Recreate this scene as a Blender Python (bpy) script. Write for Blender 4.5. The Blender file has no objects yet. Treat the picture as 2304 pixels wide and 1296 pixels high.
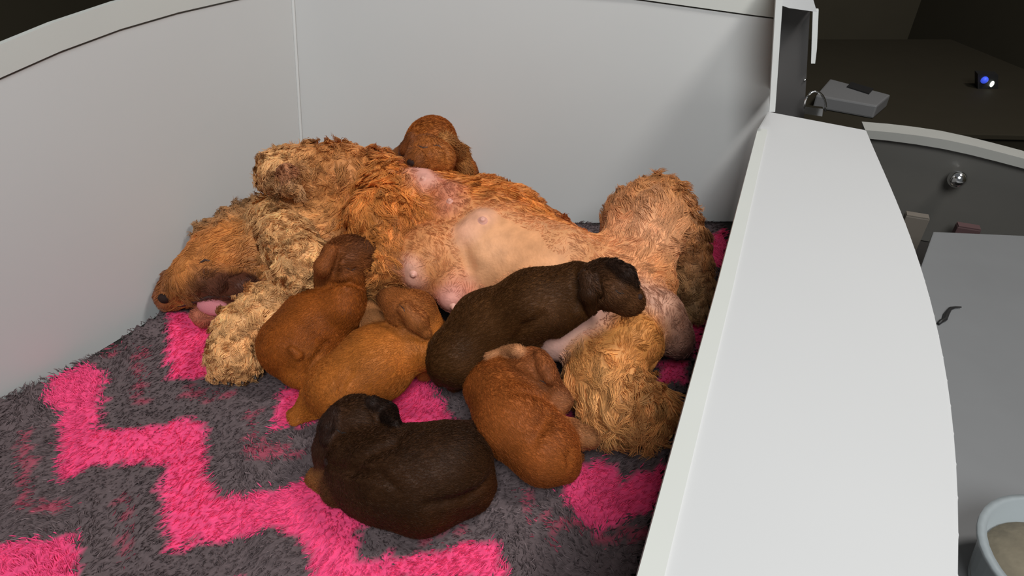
import bpy, bmesh, math, random
import numpy as np
from mathutils import Vector, Matrix
from mathutils.bvhtree import BVHTree
from mathutils.kdtree import KDTree

# ------------------------------------------------------------------ camera, light, exposure
F_PX = 1373.0; PITCH = math.radians(35.0); CAM_H = 0.65
SC = bpy.context.scene
COL = SC.collection
cam_d = bpy.data.cameras.new('camera'); cam = bpy.data.objects.new('camera', cam_d); COL.objects.link(cam)
cam.location = (0, 0, CAM_H); cam.rotation_euler = (math.pi/2 - PITCH, 0, 0)
cam_d.sensor_width = 36.0; cam_d.lens = F_PX/2304*36.0; cam_d.clip_start = 0.01; cam_d.clip_end = 50
SC.camera = cam
SC.view_settings.view_transform = 'Standard'; SC.view_settings.look = 'None'
SC.view_settings.gamma = 1.0; SC.view_settings.use_curve_mapping = False
SC.view_settings.exposure = 0.0
w = bpy.data.worlds.new('world'); SC.world = w; w.use_nodes = True
w.node_tree.nodes['Background'].inputs[0].default_value = (0.9, 0.95, 1.0, 1)
w.node_tree.nodes['Background'].inputs[1].default_value = 0.10

def area_light(name, loc, target, size, power, col):
    d = bpy.data.lights.new(name, 'AREA'); d.shape = 'DISK'; d.size = size; d.energy = power; d.color = col
    o = bpy.data.objects.new(name, d); COL.objects.link(o); o.location = loc
    o.rotation_euler = (Vector(target) - Vector(loc)).to_track_quat('-Z', 'Y').to_euler()
    return o
area_light('ceiling_lamp', (1.20, 0.62, 2.1), (0.0, 0.8, 0.0), 0.40, 24.0, (1.0, 0.98, 0.95))
area_light('fill_light', (0.10, -0.95, 2.0), (-0.1, 0.85, 0.1), 1.2, 42.0, (0.93, 0.98, 1.0))  # added unseen fill, stands in for ceiling bounce and lifts the walls

# ------------------------------------------------------------------ pixel <-> place helpers
SP, CP = math.sin(PITCH), math.cos(PITCH)
CAMV = np.array([0, 0, CAM_H])
def ray(u, v):
    a = (u-1152)/F_PX; b = -(v-648)/F_PX
    return np.array([a, b*SP+CP, b*CP-SP])
def P(u, v, z):
    r = ray(u, v); t = (z-CAM_H)/r[2]
    return CAMV + r*t
def PY(u, v, y):
    r = ray(u, v); return CAMV + r*(y/r[1])
def depth(p):
    return (p[1]*CP - (p[2]-CAM_H)*SP)
def to_px(p):
    d = p[:, 1]*CP - (p[:, 2]-CAM_H)*SP
    up = p[:, 1]*SP + (p[:, 2]-CAM_H)*CP
    return 1152 + F_PX*p[:, 0]/d, 648 - F_PX*up/d, d

# ------------------------------------------------------------------ object helpers
def link(name, me, mat=None, parent=None):
    o = bpy.data.objects.new(name, me); COL.objects.link(o)
    if mat is not None: me.materials.append(mat)
    if parent is not None: o.parent = parent
    return o
def tag(o, label=None, cat=None, group=None, kind=None):
    if label: o['label'] = label
    if cat: o['category'] = cat
    if group: o['group'] = group
    if kind: o['kind'] = kind
    return o
def empty(name, loc):
    o = bpy.data.objects.new(name, None); COL.objects.link(o); o.location = Vector(loc); o.empty_display_size = 0.05
    return o
def adopt(o, parent):
    o.parent = parent; o.matrix_parent_inverse = Matrix.Translation(-parent.location)
def np_mesh(name, V, Fc, n_per, cols=None, smooth=True):
    me = bpy.data.meshes.new(name)
    V = np.asarray(V, dtype=np.float32); Fc = np.asarray(Fc, dtype=np.int32)
    me.vertices.add(len(V)); me.vertices.foreach_set('co', V.ravel())
    nf = len(Fc); me.loops.add(nf*n_per); me.polygons.add(nf)
    me.loops.foreach_set('vertex_index', Fc.ravel())
    me.polygons.foreach_set('loop_start', np.arange(0, nf*n_per, n_per, dtype=np.int32))
    me.update(calc_edges=True); me.validate()
    if smooth: me.shade_smooth()
    if cols is not None:
        at = me.color_attributes.new('coat', 'FLOAT_COLOR', 'POINT')
        c4 = np.ones((len(V), 4), dtype=np.float32); c4[:, :3] = cols
        at.data.foreach_set('color', c4.ravel())
    return me
def poly_mesh(name, verts, faces, smooth=False):
    me = bpy.data.meshes.new(name); me.from_pydata([tuple(map(float, v)) for v in verts], [], faces); me.update()
    bm = bmesh.new(); bm.from_mesh(me); bmesh.ops.recalc_face_normals(bm, faces=bm.faces); bm.to_mesh(me); bm.free()
    if smooth: me.shade_smooth()
    return me
def bevel(me, wd, seg=2):
    bm = bmesh.new(); bm.from_mesh(me)
    bmesh.ops.bevel(bm, geom=[e for e in bm.edges], offset=wd, segments=seg, affect='EDGES', profile=0.6)
    bmesh.ops.recalc_face_normals(bm, faces=bm.faces)
    bm.to_mesh(me); bm.free(); return me
def prism(name, poly, z0, z1, bev=0.0):
    """plan polygon with per-vertex or constant z0 / z1"""
    n = len(poly)
    zz0 = z0 if hasattr(z0, '__len__') else [z0]*n
    zz1 = z1 if hasattr(z1, '__len__') else [z1]*n
    vs = [(p[0], p[1], a) for p, a in zip(poly, zz0)] + [(p[0], p[1], a) for p, a in zip(poly, zz1)]
    fs = [tuple(range(n))[::-1], tuple(range(n, 2*n))] + [(i, (i+1) % n, n+(i+1) % n, n+i) for i in range(n)]
    me = poly_mesh(name, vs, fs)
    if bev: bevel(me, bev)
    return me
def tube_mesh(name, pts, r, sides=8, taper=None):
    pts = [np.array(p, float) for p in pts]; n = len(pts); vs = []; fs = []
    for i, p in enumerate(pts):
        t = pts[min(i+1, n-1)] - pts[max(i-1, 0)]; t /= np.linalg.norm(t)+1e-9
        ref = np.array([0, 0, 1.0]) if abs(t[2]) < 0.9 else np.array([1.0, 0, 0])
        a = np.cross(t, ref); a /= np.linalg.norm(a); b = np.cross(t, a)
        rr = r if taper is None else r*taper[i]
        for k in range(sides):
            an = 2*math.pi*k/sides; vs.append(p + rr*(math.cos(an)*a + math.sin(an)*b))
    for i in range(n-1):
        for k in range(sides):
            fs.append((i*sides+k, i*sides+(k+1) % sides, (i+1)*sides+(k+1) % sides, (i+1)*sides+k))
    fs.append(tuple(range(sides))[::-1]); fs.append(tuple(range((n-1)*sides, n*sides)))
    return poly_mesh(name, vs, fs, True)
def ball_mesh(name, c, axes, seg=14, rings=9):
    """ellipsoid: axes is a 3x3 whose columns are the half axes"""
    bm = bmesh.new(); bmesh.ops.create_uvsphere(bm, u_segments=seg, v_segments=rings, radius=1)
    A = np.asarray(axes, float)
    for v in bm.verts:
        v.co = Vector(A @ np.array(v.co) + np.asarray(c))
    bmesh.ops.recalc_face_normals(bm, faces=bm.faces)
    me = bpy.data.meshes.new(name); bm.to_mesh(me); bm.free(); me.shade_smooth(); return me
def lathe_mesh(name, prof, c, seg=40):
    vs = []; fs = []; n = len(prof)
    for k in range(seg):
        a = 2*math.pi*k/seg
        for r, z in prof: vs.append((c[0]+r*math.cos(a), c[1]+r*math.sin(a), c[2]+z))
    for k in range(seg):
        k2 = (k+1) % seg
        for i in range(n-1): fs.append((k*n+i, k2*n+i, k2*n+i+1, k*n+i+1))
    return poly_mesh(name, vs, fs, True)

# ------------------------------------------------------------------ materials
def new_mat(name):
    m = bpy.data.materials.new(name); m.use_nodes = True
    return m, m.node_tree.nodes, m.node_tree.links, m.node_tree.nodes['Principled BSDF']
def plain(name, col, rough=0.5, metal=0.0, var=0.06, scale=14.0, bump=0.0, bscale=200.0, spec=0.5, alpha=None, trans=0.0):
    m, N, L, b = new_mat(name)
    b.inputs['Roughness'].default_value = rough; b.inputs['Metallic'].default_value = metal
    b.inputs['Specular IOR Level'].default_value = spec
    if trans: b.inputs['Transmission Weight'].default_value = trans
    tc = N.new('ShaderNodeTexCoord'); no = N.new('ShaderNodeTexNoise'); no.inputs['Scale'].default_value = scale
    no.inputs['Detail'].default_value = 5
    L.new(tc.outputs['Object'], no.inputs['Vector'])
    mx = N.new('ShaderNodeMix'); mx.data_type = 'RGBA'
    mx.inputs[6].default_value = tuple(c*(1-var) for c in col)+(1,); mx.inputs[7].default_value = tuple(min(1, c*(1+var)) for c in col)+(1,)
    L.new(no.outputs['Fac'], mx.inputs[0]); L.new(mx.outputs[2], b.inputs['Base Color'])
    if bump:
        n2 = N.new('ShaderNodeTexNoise'); n2.inputs['Scale'].default_value = bscale; L.new(tc.outputs['Object'], n2.inputs['Vector'])
        bp = N.new('ShaderNodeBump'); bp.inputs['Strength'].default_value = bump; bp.inputs['Distance'].default_value = 0.002
        L.new(n2.outputs['Fac'], bp.inputs['Height']); L.new(bp.outputs[0], b.inputs['Normal'])
    return m
def coat_mat(name, rough=0.6, spec=0.25, var=0.18, scale=60.0, bump=0.3, bscale=260.0, sheen=0.0):
    m, N, L, b = new_mat(name)
    b.inputs['Roughness'].default_value = rough; b.inputs['Specular IOR Level'].default_value = spec
    if sheen: b.inputs['Sheen Weight'].default_value = sheen; b.inputs['Sheen Roughness'].default_value = 0.5
    at = N.new('ShaderNodeAttribute'); at.attribute_name = 'coat'
    tc = N.new('ShaderNodeTexCoord'); no = N.new('ShaderNodeTexNoise'); no.inputs['Scale'].default_value = scale; no.inputs['Detail'].default_value = 4
    L.new(tc.outputs['Object'], no.inputs['Vector'])
    mr = N.new('ShaderNodeMapRange'); mr.inputs[1].default_value = 0.3; mr.inputs[2].default_value = 0.7
    mr.inputs[3].default_value = 1-var; mr.inputs[4].default_value = 1+var
    L.new(no.outputs['Fac'], mr.inputs[0])
    mx = N.new('ShaderNodeVectorMath'); mx.operation = 'SCALE'
    L.new(at.outputs['Color'], mx.inputs[0]); L.new(mr.outputs[0], mx.inputs['Scale'])
    L.new(mx.outputs[0], b.inputs['Base Color'])
    if bump:
        n2 = N.new('ShaderNodeTexNoise'); n2.inputs['Scale'].default_value = bscale; L.new(tc.outputs['Object'], n2.inputs['Vector'])
        bp = N.new('ShaderNodeBump'); bp.inputs['Strength'].default_value = bump; bp.inputs['Distance'].default_value = 0.002
        L.new(n2.outputs['Fac'], bp.inputs['Height']); L.new(bp.outputs[0], b.inputs['Normal'])
    return m

M_wall = plain('white_plastic_panel', (0.625, 0.62, 0.605), 0.45, var=0.03, scale=5.0, spec=0.3)
M_cap = plain('cream_plastic_cap', (0.60, 0.60, 0.56), 0.5, var=0.04, scale=8, spec=0.3)
M_ledge = plain('bright_white_plastic', (0.585, 0.577, 0.572), 0.5, var=0.02, scale=4.0, spec=0.25)
M_seam = plain('white_seal_strip', (0.72, 0.72, 0.70), 0.4)
M_floor = plain('grey_vinyl_floor', (0.20, 0.20, 0.20), 0.6)
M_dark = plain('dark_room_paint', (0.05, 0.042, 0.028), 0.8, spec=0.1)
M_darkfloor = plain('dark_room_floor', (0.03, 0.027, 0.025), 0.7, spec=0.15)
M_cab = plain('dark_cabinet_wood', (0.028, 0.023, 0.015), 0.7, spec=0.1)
M_post = plain('dark_grey_metal', (0.075, 0.07, 0.068), 0.5, spec=0.3)
M_gate = plain('dark_gate_panel', (0.12, 0.112, 0.10), 0.35, spec=0.4)
M_rail = plain('pale_rail', (0.36, 0.35, 0.32), 0.4, var=0.12, scale=9)
M_chrome = plain('chrome', (0.8, 0.8, 0.8), 0.12, metal=1.0, var=0.0)
M_lid = plain('grey_plastic_lid', (0.19, 0.19, 0.192), 0.4, spec=0.4)
M_black = plain('black_rubber', (0.015, 0.014, 0.014), 0.5)
M_tray = plain('grey_device_plastic', (0.17, 0.165, 0.165), 0.4)
M_beige = plain('beige_card', (0.16, 0.135, 0.11), 0.7)
M_maroon = plain('maroon_card', (0.09, 0.045, 0.045), 0.7)
M_bowl = plain('translucent_grey_plastic', (0.34, 0.37, 0.38), 0.25, spec=0.5, trans=0.15)
M_food = plain('brown_feed', (0.15, 0.125, 0.085), 0.8, var=0.4, scale=60, bump=0.6, bscale=90)
M_coat = coat_mat('long_dog_coat', 0.55, 0.25, 0.16, 55)
M_lock = coat_mat('dog_hair_locks', 0.45, 0.3, 0.10, 40, bump=0)
M_pup = coat_mat('puppy_coat', 0.52, 0.14, 0.22, 22, bump=0.35, bscale=420)
M_fuzz = coat_mat('puppy_fuzz', 0.45, 0.14, 0.22, 22, bump=0)
M_rug = coat_mat('rug_fleece', 0.9, 0.05, 0.15, 120, bump=0.6, bscale=300)
M_pile = coat_mat('rug_pile', 0.9, 0.05, 0.10, 90, bump=0)
M_nose = plain('dark_nose_leather', (0.030, 0.015, 0.012), 0.65, spec=0.15, bump=0.4, bscale=700)
M_lip = plain('dark_lip_skin', (0.05, 0.022, 0.016), 0.45)
M_tongue = plain('pink_tongue', (0.62, 0.20, 0.22), 0.35, bump=0.3, bscale=500)
M_teat = plain('pink_teat_skin', (0.76, 0.37, 0.28), 0.5, bump=0.3, bscale=600)
M_claw = plain('dark_claw', (0.06, 0.04, 0.03), 0.4)
def emit(name, col, s):
    m, N, L, b = new_mat(name)
    b.inputs['Base Color'].default_value = col+(1,); b.inputs['Emission Color'].default_value = col+(1,); b.inputs['Emission Strength'].default_value = s
    return m
M_led_blue = emit('blue_led', (0.05, 0.1, 0.8), 0.6)
M_led_white = emit('white_led', (0.9, 1.0, 0.9), 1.4)

# ------------------------------------------------------------------ the whelping box
def at_xy(p, q, s): return (p[0]+(q[0]-p[0])*s, p[1]+(q[1]-p[1])*s)
# left wall: sections (bottom plan point, top-of-panel plan point, height of panel)
Lb0 = P(0, 925, 0); Lb1 = P(690, 508, 0)
dL = (Lb1-Lb0)[:2]; lenL = np.linalg.norm(dL); dL = dL/lenL; nL = np.array([-dL[1], dL[0]])  # outward
Ktop = PY(660, 0, Lb1[1]+0.005)           # corner edge at the top of the frame
lean = (Ktop[:2]-Lb1[:2])/Ktop[2]
def left_pt(s, z, out=0.0):               # s in 0..1 along the visible base line
    base = Lb0[:2] + (Lb1[:2]-Lb0[:2])*s
    return np.array([*(base + lean*z + nL*out), z])
def left_hit(u, v):                       # sight line meets the plane of the left wall -> (s, z)
    r = ray(u, v); e1 = Lb1-Lb0; e2 = np.array([*lean, 1.0])
    k = np.linalg.solve(np.stack([e1, e2, -r], 1), CAMV-Lb0)
    return k[0], k[1]
cz = [left_hit(*q) for q in ((0, 180), (135, 120), (270, 70), (400, 32), (540, 0))]
cs = [q[0] for q in cz]; ch = [q[1] for q in cz]
SL = [-0.9] + cs + [1.0]
HL = [ch[0] + (ch[1]-ch[0])/(cs[1]-cs[0])*(-0.9-cs[0])*0.6] + ch + [ch[-1] + (1-cs[-1])*0.02]
cap_h = left_hit(0, 62)[1] - np.interp(left_hit(0, 62)[0], SL, HL) - 0.016
def strip(name, secs, mat, parent=None):
    """secs: list of closed 4-point cross sections"""
    vs = []; fs = []
    for s in secs: vs += list(s)
    n = len(secs); m = len(secs[0])
    for i in range(n-1):
        for k in range(m): fs.append((i*m+k, i*m+(k+1) % m, (i+1)*m+(k+1) % m, (i+1)*m+k))
    fs.append(tuple(range(m))[::-1]); fs.append(tuple(range((n-1)*m, n*m)))
    return link(name, poly_mesh(name, vs, fs), mat, parent)
wl = strip('wall_left', [[left_pt(s, 0), left_pt(s, h), left_pt(s, h, 0.018), left_pt(s, 0, 0.018)] for s, h in zip(SL, HL)], M_wall)
tag(wl, kind='structure')
cl = strip('top_cap', [[left_pt(s, h+0.003, -0.003), left_pt(s, h+cap_h, -0.003), left_pt(s, h+cap_h, 0.008), left_pt(s, h+0.003, 0.008)] for s, h in zip(SL, HL)], M_cap, wl)
gl = strip('shadow_gap', [[left_pt(s, h-0.004, 0.003), left_pt(s, h+0.004, 0.003), left_pt(s, h+0.004, 0.016), left_pt(s, h-0.004, 0.016)] for s, h in zip(SL, HL)], M_cap, wl)
# back wall
Bb1 = PY(1735, 240, 1.185); Bt1 = PY(1757, 0, 1.185)
leanB = (Bt1[0]-Bb1[0])/(Bt1[2]-Bb1[2])
def back_pt(s, z, out=0.0):
    xl = left_pt(1.0, z)
    xr = np.array([Bb1[0] + leanB*(z-Bb1[2]), 1.185])
    q = xl[:2] + (xr-xl[:2])*s
    return np.array([q[0], q[1]+out, z])
SB = [0.0, 0.35, 0.7, 0.94, 1.0]
HB = [0.478, 0.468, 0.447, 0.420, 0.414]
wb = strip('wall_back', [[back_pt(s, 0), back_pt(s, h), back_pt(s, h, 0.018), back_pt(s, 0, 0.018)] for s, h in zip(SB, HB)], M_wall)
tag(wb, kind='structure')
strip('top_cap', [[back_pt(s, h+0.003, -0.003), back_pt(s, h+0.060, -0.003), back_pt(s, h+0.060, 0.022), back_pt(s, h+0.003, 0.022)] for s, h in zip(SB, HB)], M_cap, wb)
# corner seal: thin bright bead with dark groove beside it
tr = link('trim_1', tube_mesh('trim_1', [left_pt(1.0, z) + np.array([0.0, -0.003, 0]) for z in (0.0, 0.15, 0.3, 0.45, 0.5)], 0.0028, 8), M_seam); tag(tr, kind='structure')
# right wall: the low wide ledge the picture looks along
Zl = 0.25
in0 = P(1430, 1296, Zl)[:2]; in1 = P(1703, 292, Zl)[:2]
dR = (in1-in0)/np.linalg.norm(in1-in0)
inner = [in0 - dR*0.55, in0, P(1612, 640, Zl)[:2], in1, P(1728, 250, Zl)[:2]]
outer = [P(u, v, Zl)[:2] for u, v in ((1950, 292), (1985, 372), (2030, 480), (2090, 650), (2132, 840), (2152, 1010), (2160, 1150), (2160, 1296))]
outer_key = list(outer)
_k = np.array(outer_key); _al = _k @ dR; _ac = _k @ np.array([dR[1], -dR[0]])
_pf = np.polyfit(_al, _ac, 4); _as = np.linspace(_al[0], _al[-1], 26)   # smooth bow of the outer edge
outer = [dR*a + np.array([dR[1], -dR[0]])*np.polyval(_pf, a) for a in _as]
outer.append(outer[-1] - dR*0.55)
ledge_poly = [tuple(p) for p in inner] + [tuple(p) for p in outer]
me = prism('wall_right', ledge_poly, 0.0, Zl, 0.004)
wr = link('wall_right', me, M_ledge); tag(wr, kind='structure')
# raised cream lip along the inner edge
lip = []
nR = np.array([dR[1], -dR[0]])
for q in [in0 - dR*0.5, in0, P(1612, 640, Zl)[:2], in1]:
    lip.append([(*(q+nR*0.001), Zl-0.01), (*(q+nR*0.001), Zl+0.003), (*(q+nR*0.018), Zl+0.003), (*(q+nR*0.018), Zl-0.01)])
strip('edge_lip', lip, M_cap, wr)
# corner post standing at the end of the back wall
px0 = Bb1[0]-0.004
def pp(u, v, y): return PY(u, v, y)
def quad_box(name, front, dy, mat, parent=None):
    vs = [tuple(p) for p in front] + [(p[0]+dy*0.35, p[1]+dy, p[2]) for p in front]
    n = len(front)
    fs = [tuple(range(n)), tuple(range(n, 2*n))[::-1]] + [(i, n+i, n+(i+1) % n, (i+1) % n) for i in range(n)]
    return link(name, poly_mesh(name, vs, fs), mat, parent)
post = quad_box('trim_2', [pp(1762, -40, 1.20), pp(1826, -40, 1.20), pp(1808, 290, 1.20), pp(1742, 290, 1.20)], 0.03, M_post); tag(post, kind='structure')
edge = quad_box('edge_strip', [pp(1748, -40, 1.05), pp(1764, -40, 1.05), pp(1744, 252, 1.05), pp(1731, 252, 1.05)], 0.15, M_seam, post)
quad_box('cap', [pp(1752, -14, 1.125), pp(1826, -14, 1.125), pp(1838, 27, 1.125), pp(1775, 18, 1.125), pp(1752, 10, 1.125)], 0.08, M_ledge, post)
quad_box('bracket', [pp(1829, 22, 1.19), pp(1842, 22, 1.19), pp(1838, 110, 1.19), pp(1834, 143, 1.19), pp(1825, 143, 1.19)], 0.012, M_seam, post)
bmt = ball_mesh('screw', pp(1811, 180, 1.199), np.eye(3)*0.0025); link('screw', bmt, M_chrome, post)
# floor of the box and the room outside
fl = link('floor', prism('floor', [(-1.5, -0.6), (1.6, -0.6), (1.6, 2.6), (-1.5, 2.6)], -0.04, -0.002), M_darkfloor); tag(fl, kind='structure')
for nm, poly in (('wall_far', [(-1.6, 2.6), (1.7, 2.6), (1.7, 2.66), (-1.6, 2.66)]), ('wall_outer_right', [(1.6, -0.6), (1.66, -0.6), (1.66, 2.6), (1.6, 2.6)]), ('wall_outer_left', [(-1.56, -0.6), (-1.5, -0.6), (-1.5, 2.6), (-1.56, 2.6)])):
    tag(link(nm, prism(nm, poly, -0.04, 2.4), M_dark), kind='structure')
ROOM_DONE = True

# ------------------------------------------------------------------ the outer pen to the right
g0 = PY(1948, 286, 1.172); 
gl0 = np.array([0.690, 1.172]); gdir = np.array([0.922, -0.387])
def gate_hit(u, v):                        # where a sight line meets the gate plane
    r = ray(u, v); n = np.array([-gdir[1], gdir[0]])
    t = np.dot(gl0, n)/np.dot(r[:2], n); return CAMV + r*t
GU = (1940, 2000, 2060, 2120, 2180, 2240, 2304, 2420)
top = [gate_hit(u, v) for u, v in zip(GU, (281, 286, 293, 302, 315, 330, 347, 385))]
bot = [gate_hit(u, v) for u, v in zip(GU, (306, 312, 320, 330, 343, 358, 375, 412))]
gn = np.array([0.387, 0.922, 0])
secs = []
for a, b in zip(top, bot): secs.append([b - gn*0.012, b - gn*0.012 + (0, 0, 1)*(a-b)*0.75, a + gn*0.02, b + gn*0.02])
gate = empty('door_1', (gl0[0], gl0[1], 0)); tag(gate, kind='structure')
secs2 = [[np.array([p[0], p[1], 0.0]), p, p + gn*0.014, np.array([p[0], p[1], 0]) + gn*0.014] for p in [b for b in bot]]
o = strip('gate_panel', secs2, M_gate); adopt(o, gate)
o = strip('top_rail', secs, M_rail); adopt(o, gate)
kc = gate_hit(2150, 393)
o = link('knob', ball_mesh('knob', kc - gn*0.022, np.eye(3)*0.0165, 24, 16), M_chrome); adopt(o, gate)
o = link('knob_stem', tube_mesh('knob_stem', [kc + gn*0.004, kc - gn*0.012], 0.007, 12), M_chrome); adopt(o, gate)

# grey storage box whose lid fills the right edge of the picture
Zb = 0.10
lid_pts = [P(2100, 521, Zb)[:2], P(2304, 530, Zb)[:2], P(2500, 560, Zb)[:2], P(2600, 1200, Zb)[:2], P(2500, 1500, Zb)[:2]]
left_edge = [np.array(q) + nR*0.012 for q in [outer_key[7], outer_key[5], outer_key[4]]]
lid_pts += left_edge + [P(2072, 600, Zb)[:2]]
box = empty('storage_box', (np.mean([p[0] for p in lid_pts]), np.mean([p[1] for p in lid_pts]), 0))
tag(box, 'low grey plastic box with flat lid beside the outer side of the white ledge', 'box')
cen = np.mean(lid_pts, axis=0)
o = link('box_body', prism('box_body', [tuple(cen + (p-cen)*0.97) for p in lid_pts], 0.0, Zb-0.012), M_lid); adopt(o, box)
o = link('lid', prism('lid', [tuple(p) for p in lid_pts], Zb-0.012, Zb, 0.002), M_lid); adopt(o, box)
cord = tube_mesh('cord', [P(u, v, Zb+0.003) for u, v in ((2112, 728), (2118, 722), (2126, 718), (2130, 706), (2138, 694), (2150, 691), (2163, 691))], 0.0022, 6, [1, 1.4, 1.5, 1.6, 1.2, .6, .4])
tag(link('cord', cord, M_black), 'short bent black cord lying on the grey box lid', 'cord')
# beige and maroon cartons by the gate
def carton(name, u0, u1, v0, z, h, dep, mat, label):
    a = gate_hit(u0, v0) - gn*0.03; b = gate_hit(u1, v0) - gn*0.03
    a[2] = b[2] = 0
    poly = [a[:2]-gn[:2]*dep, b[:2]-gn[:2]*dep, b[:2], a[:2]]
    e = empty(name, (*np.mean(poly, axis=0), 0)); tag(e, label, 'carton')
    o = link('carton_body', prism('carton_body', [tuple(p) for p in poly], 0, h, 0.002), mat); adopt(o, e)
    c = np.mean(poly, axis=0)
    o = link('carton_flap', prism('carton_flap', [tuple(c+(p-c)*0.94) for p in poly], h, h+0.002), mat); adopt(o, e)
carton('carton', 2036, 2092, 455, 0, gate_hit(2050, 460)[2]-0.004, 0.02, M_beige, 'narrow beige carton standing at the dark gate behind the grey box')
carton('carton', 2148, 2204, 480, 0, gate_hit(2180, 484)[2]-0.006, 0.02, M_maroon, 'dull maroon carton standing at the dark gate below the chrome knob')
# translucent tub with brown feed, bottom right
tc_ = P(2390, 1322, Zb+0.03)
tub = empty('feed_tub', (tc_[0], tc_[1], Zb)); tag(tub, 'translucent grey plastic tub of brown feed on the grey box lid', 'tub')
R_ = np.linalg.norm(P(2215, 1165, Zb+0.045)[:2] - tc_[:2])
o = link('tub_wall', lathe_mesh('tub_wall', [(R_*0.86, 0.0), (R_*0.98, 0.052), (R_*1.06, 0.055), (R_*1.06, 0.059), (R_*0.96, 0.059), (R_*0.84, 0.004), (0.0, 0.004)], (tc_[0], tc_[1], Zb+0.001)), M_bowl); adopt(o, tub)
o = link('feed', lathe_mesh('feed', [(0.0, 0.042), (R_*0.5, 0.040), (R_*0.88, 0.034), (R_*0.88, 0.008), (0, 0.006)], (tc_[0], tc_[1], Zb+0.001)), M_food); adopt(o, tub); tag(o, kind='stuff')

# dark cabinet beyond, with grey device, ring latch and a little lamp
yc = 1.45
dev = [PY(1835, 218, 1.46), PY(1868, 178, 1.60), PY(2004, 214, 1.52), PY(1972, 240, 1.44)]
zdev = float(np.mean([p[2] for p in dev]))
cab = empty('cabinet', (1.0, 1.7, 0)); tag(cab, 'low dark cabinet behind the gate carrying the grey device', 'cabinet')
zc = zdev-0.032
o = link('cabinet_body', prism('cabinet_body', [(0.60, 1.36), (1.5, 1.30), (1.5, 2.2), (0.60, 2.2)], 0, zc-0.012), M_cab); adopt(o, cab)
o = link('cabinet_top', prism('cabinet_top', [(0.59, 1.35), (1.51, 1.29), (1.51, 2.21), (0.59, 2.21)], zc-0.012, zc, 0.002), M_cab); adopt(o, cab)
dv = empty('device', (*np.mean([p[:2] for p in dev], axis=0), zc)); tag(dv, 'flat grey device with chamfered front and dark display on the dark cabinet', 'device')
dp = [P(1836, 214, zdev), P(1868, 177, zdev), P(2004, 213, zdev), P(1974, 238, zdev)]
o = link('device_case', prism('device_case', [tuple(p[:2]) for p in dp], zc+0.001, zdev, 0.004), M_tray); adopt(o, dv)
dq = [P(1905, 196, zdev+.001), P(1915, 186, zdev+.001), P(1965, 201, zdev+.001), P(1955, 212, zdev+.001)]
o = link('display', prism('display', [tuple(p[:2]) for p in dq], zdev, zdev+0.003), M_black); adopt(o, dv)
rl = empty('ring_latch', PY(1834, 250, 1.19)); tag(rl, 'small chrome ring latch standing on the far end of the white ledge', 'latch')
pts = [PY(1834 + 24*math.cos(a), 240 - 34*math.sin(a), 1.17) for a in np.linspace(-0.3, math.pi+0.1, 14)]
o = link('ring', tube_mesh('ring', pts, 0.0022, 8), M_chrome); adopt(o, rl)
o = quad_box('latch_plate', [PY(1812, 240, 1.165), PY(1852, 245, 1.165), PY(1850, 262, 1.165), PY(1810, 256, 1.165)], 0.012, M_chrome); adopt(o, rl)
lp = P(2226, 200, zc)
ml = empty('indicator_lamp', lp); tag(ml, 'tiny indicator lamp glowing blue and white in the dark room', 'lamp')
yl = float(lp[1])
o = quad_box('lamp_case', [PY(2200, 166, yl), PY(2246, 168, yl), PY(2246, 201, yl), PY(2200, 201, yl)], 0.03, M_black); adopt(o, ml)
o = link('blue_light', ball_mesh('blue_light', PY(2215, 180, yl-0.002), np.eye(3)*0.009), M_led_blue); adopt(o, ml)
o = link('white_light', ball_mesh('white_light', PY(2232, 189, yl-0.003), np.diag([0.0045, 0.0045, 0.008])), M_led_white); adopt(o, ml)

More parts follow.
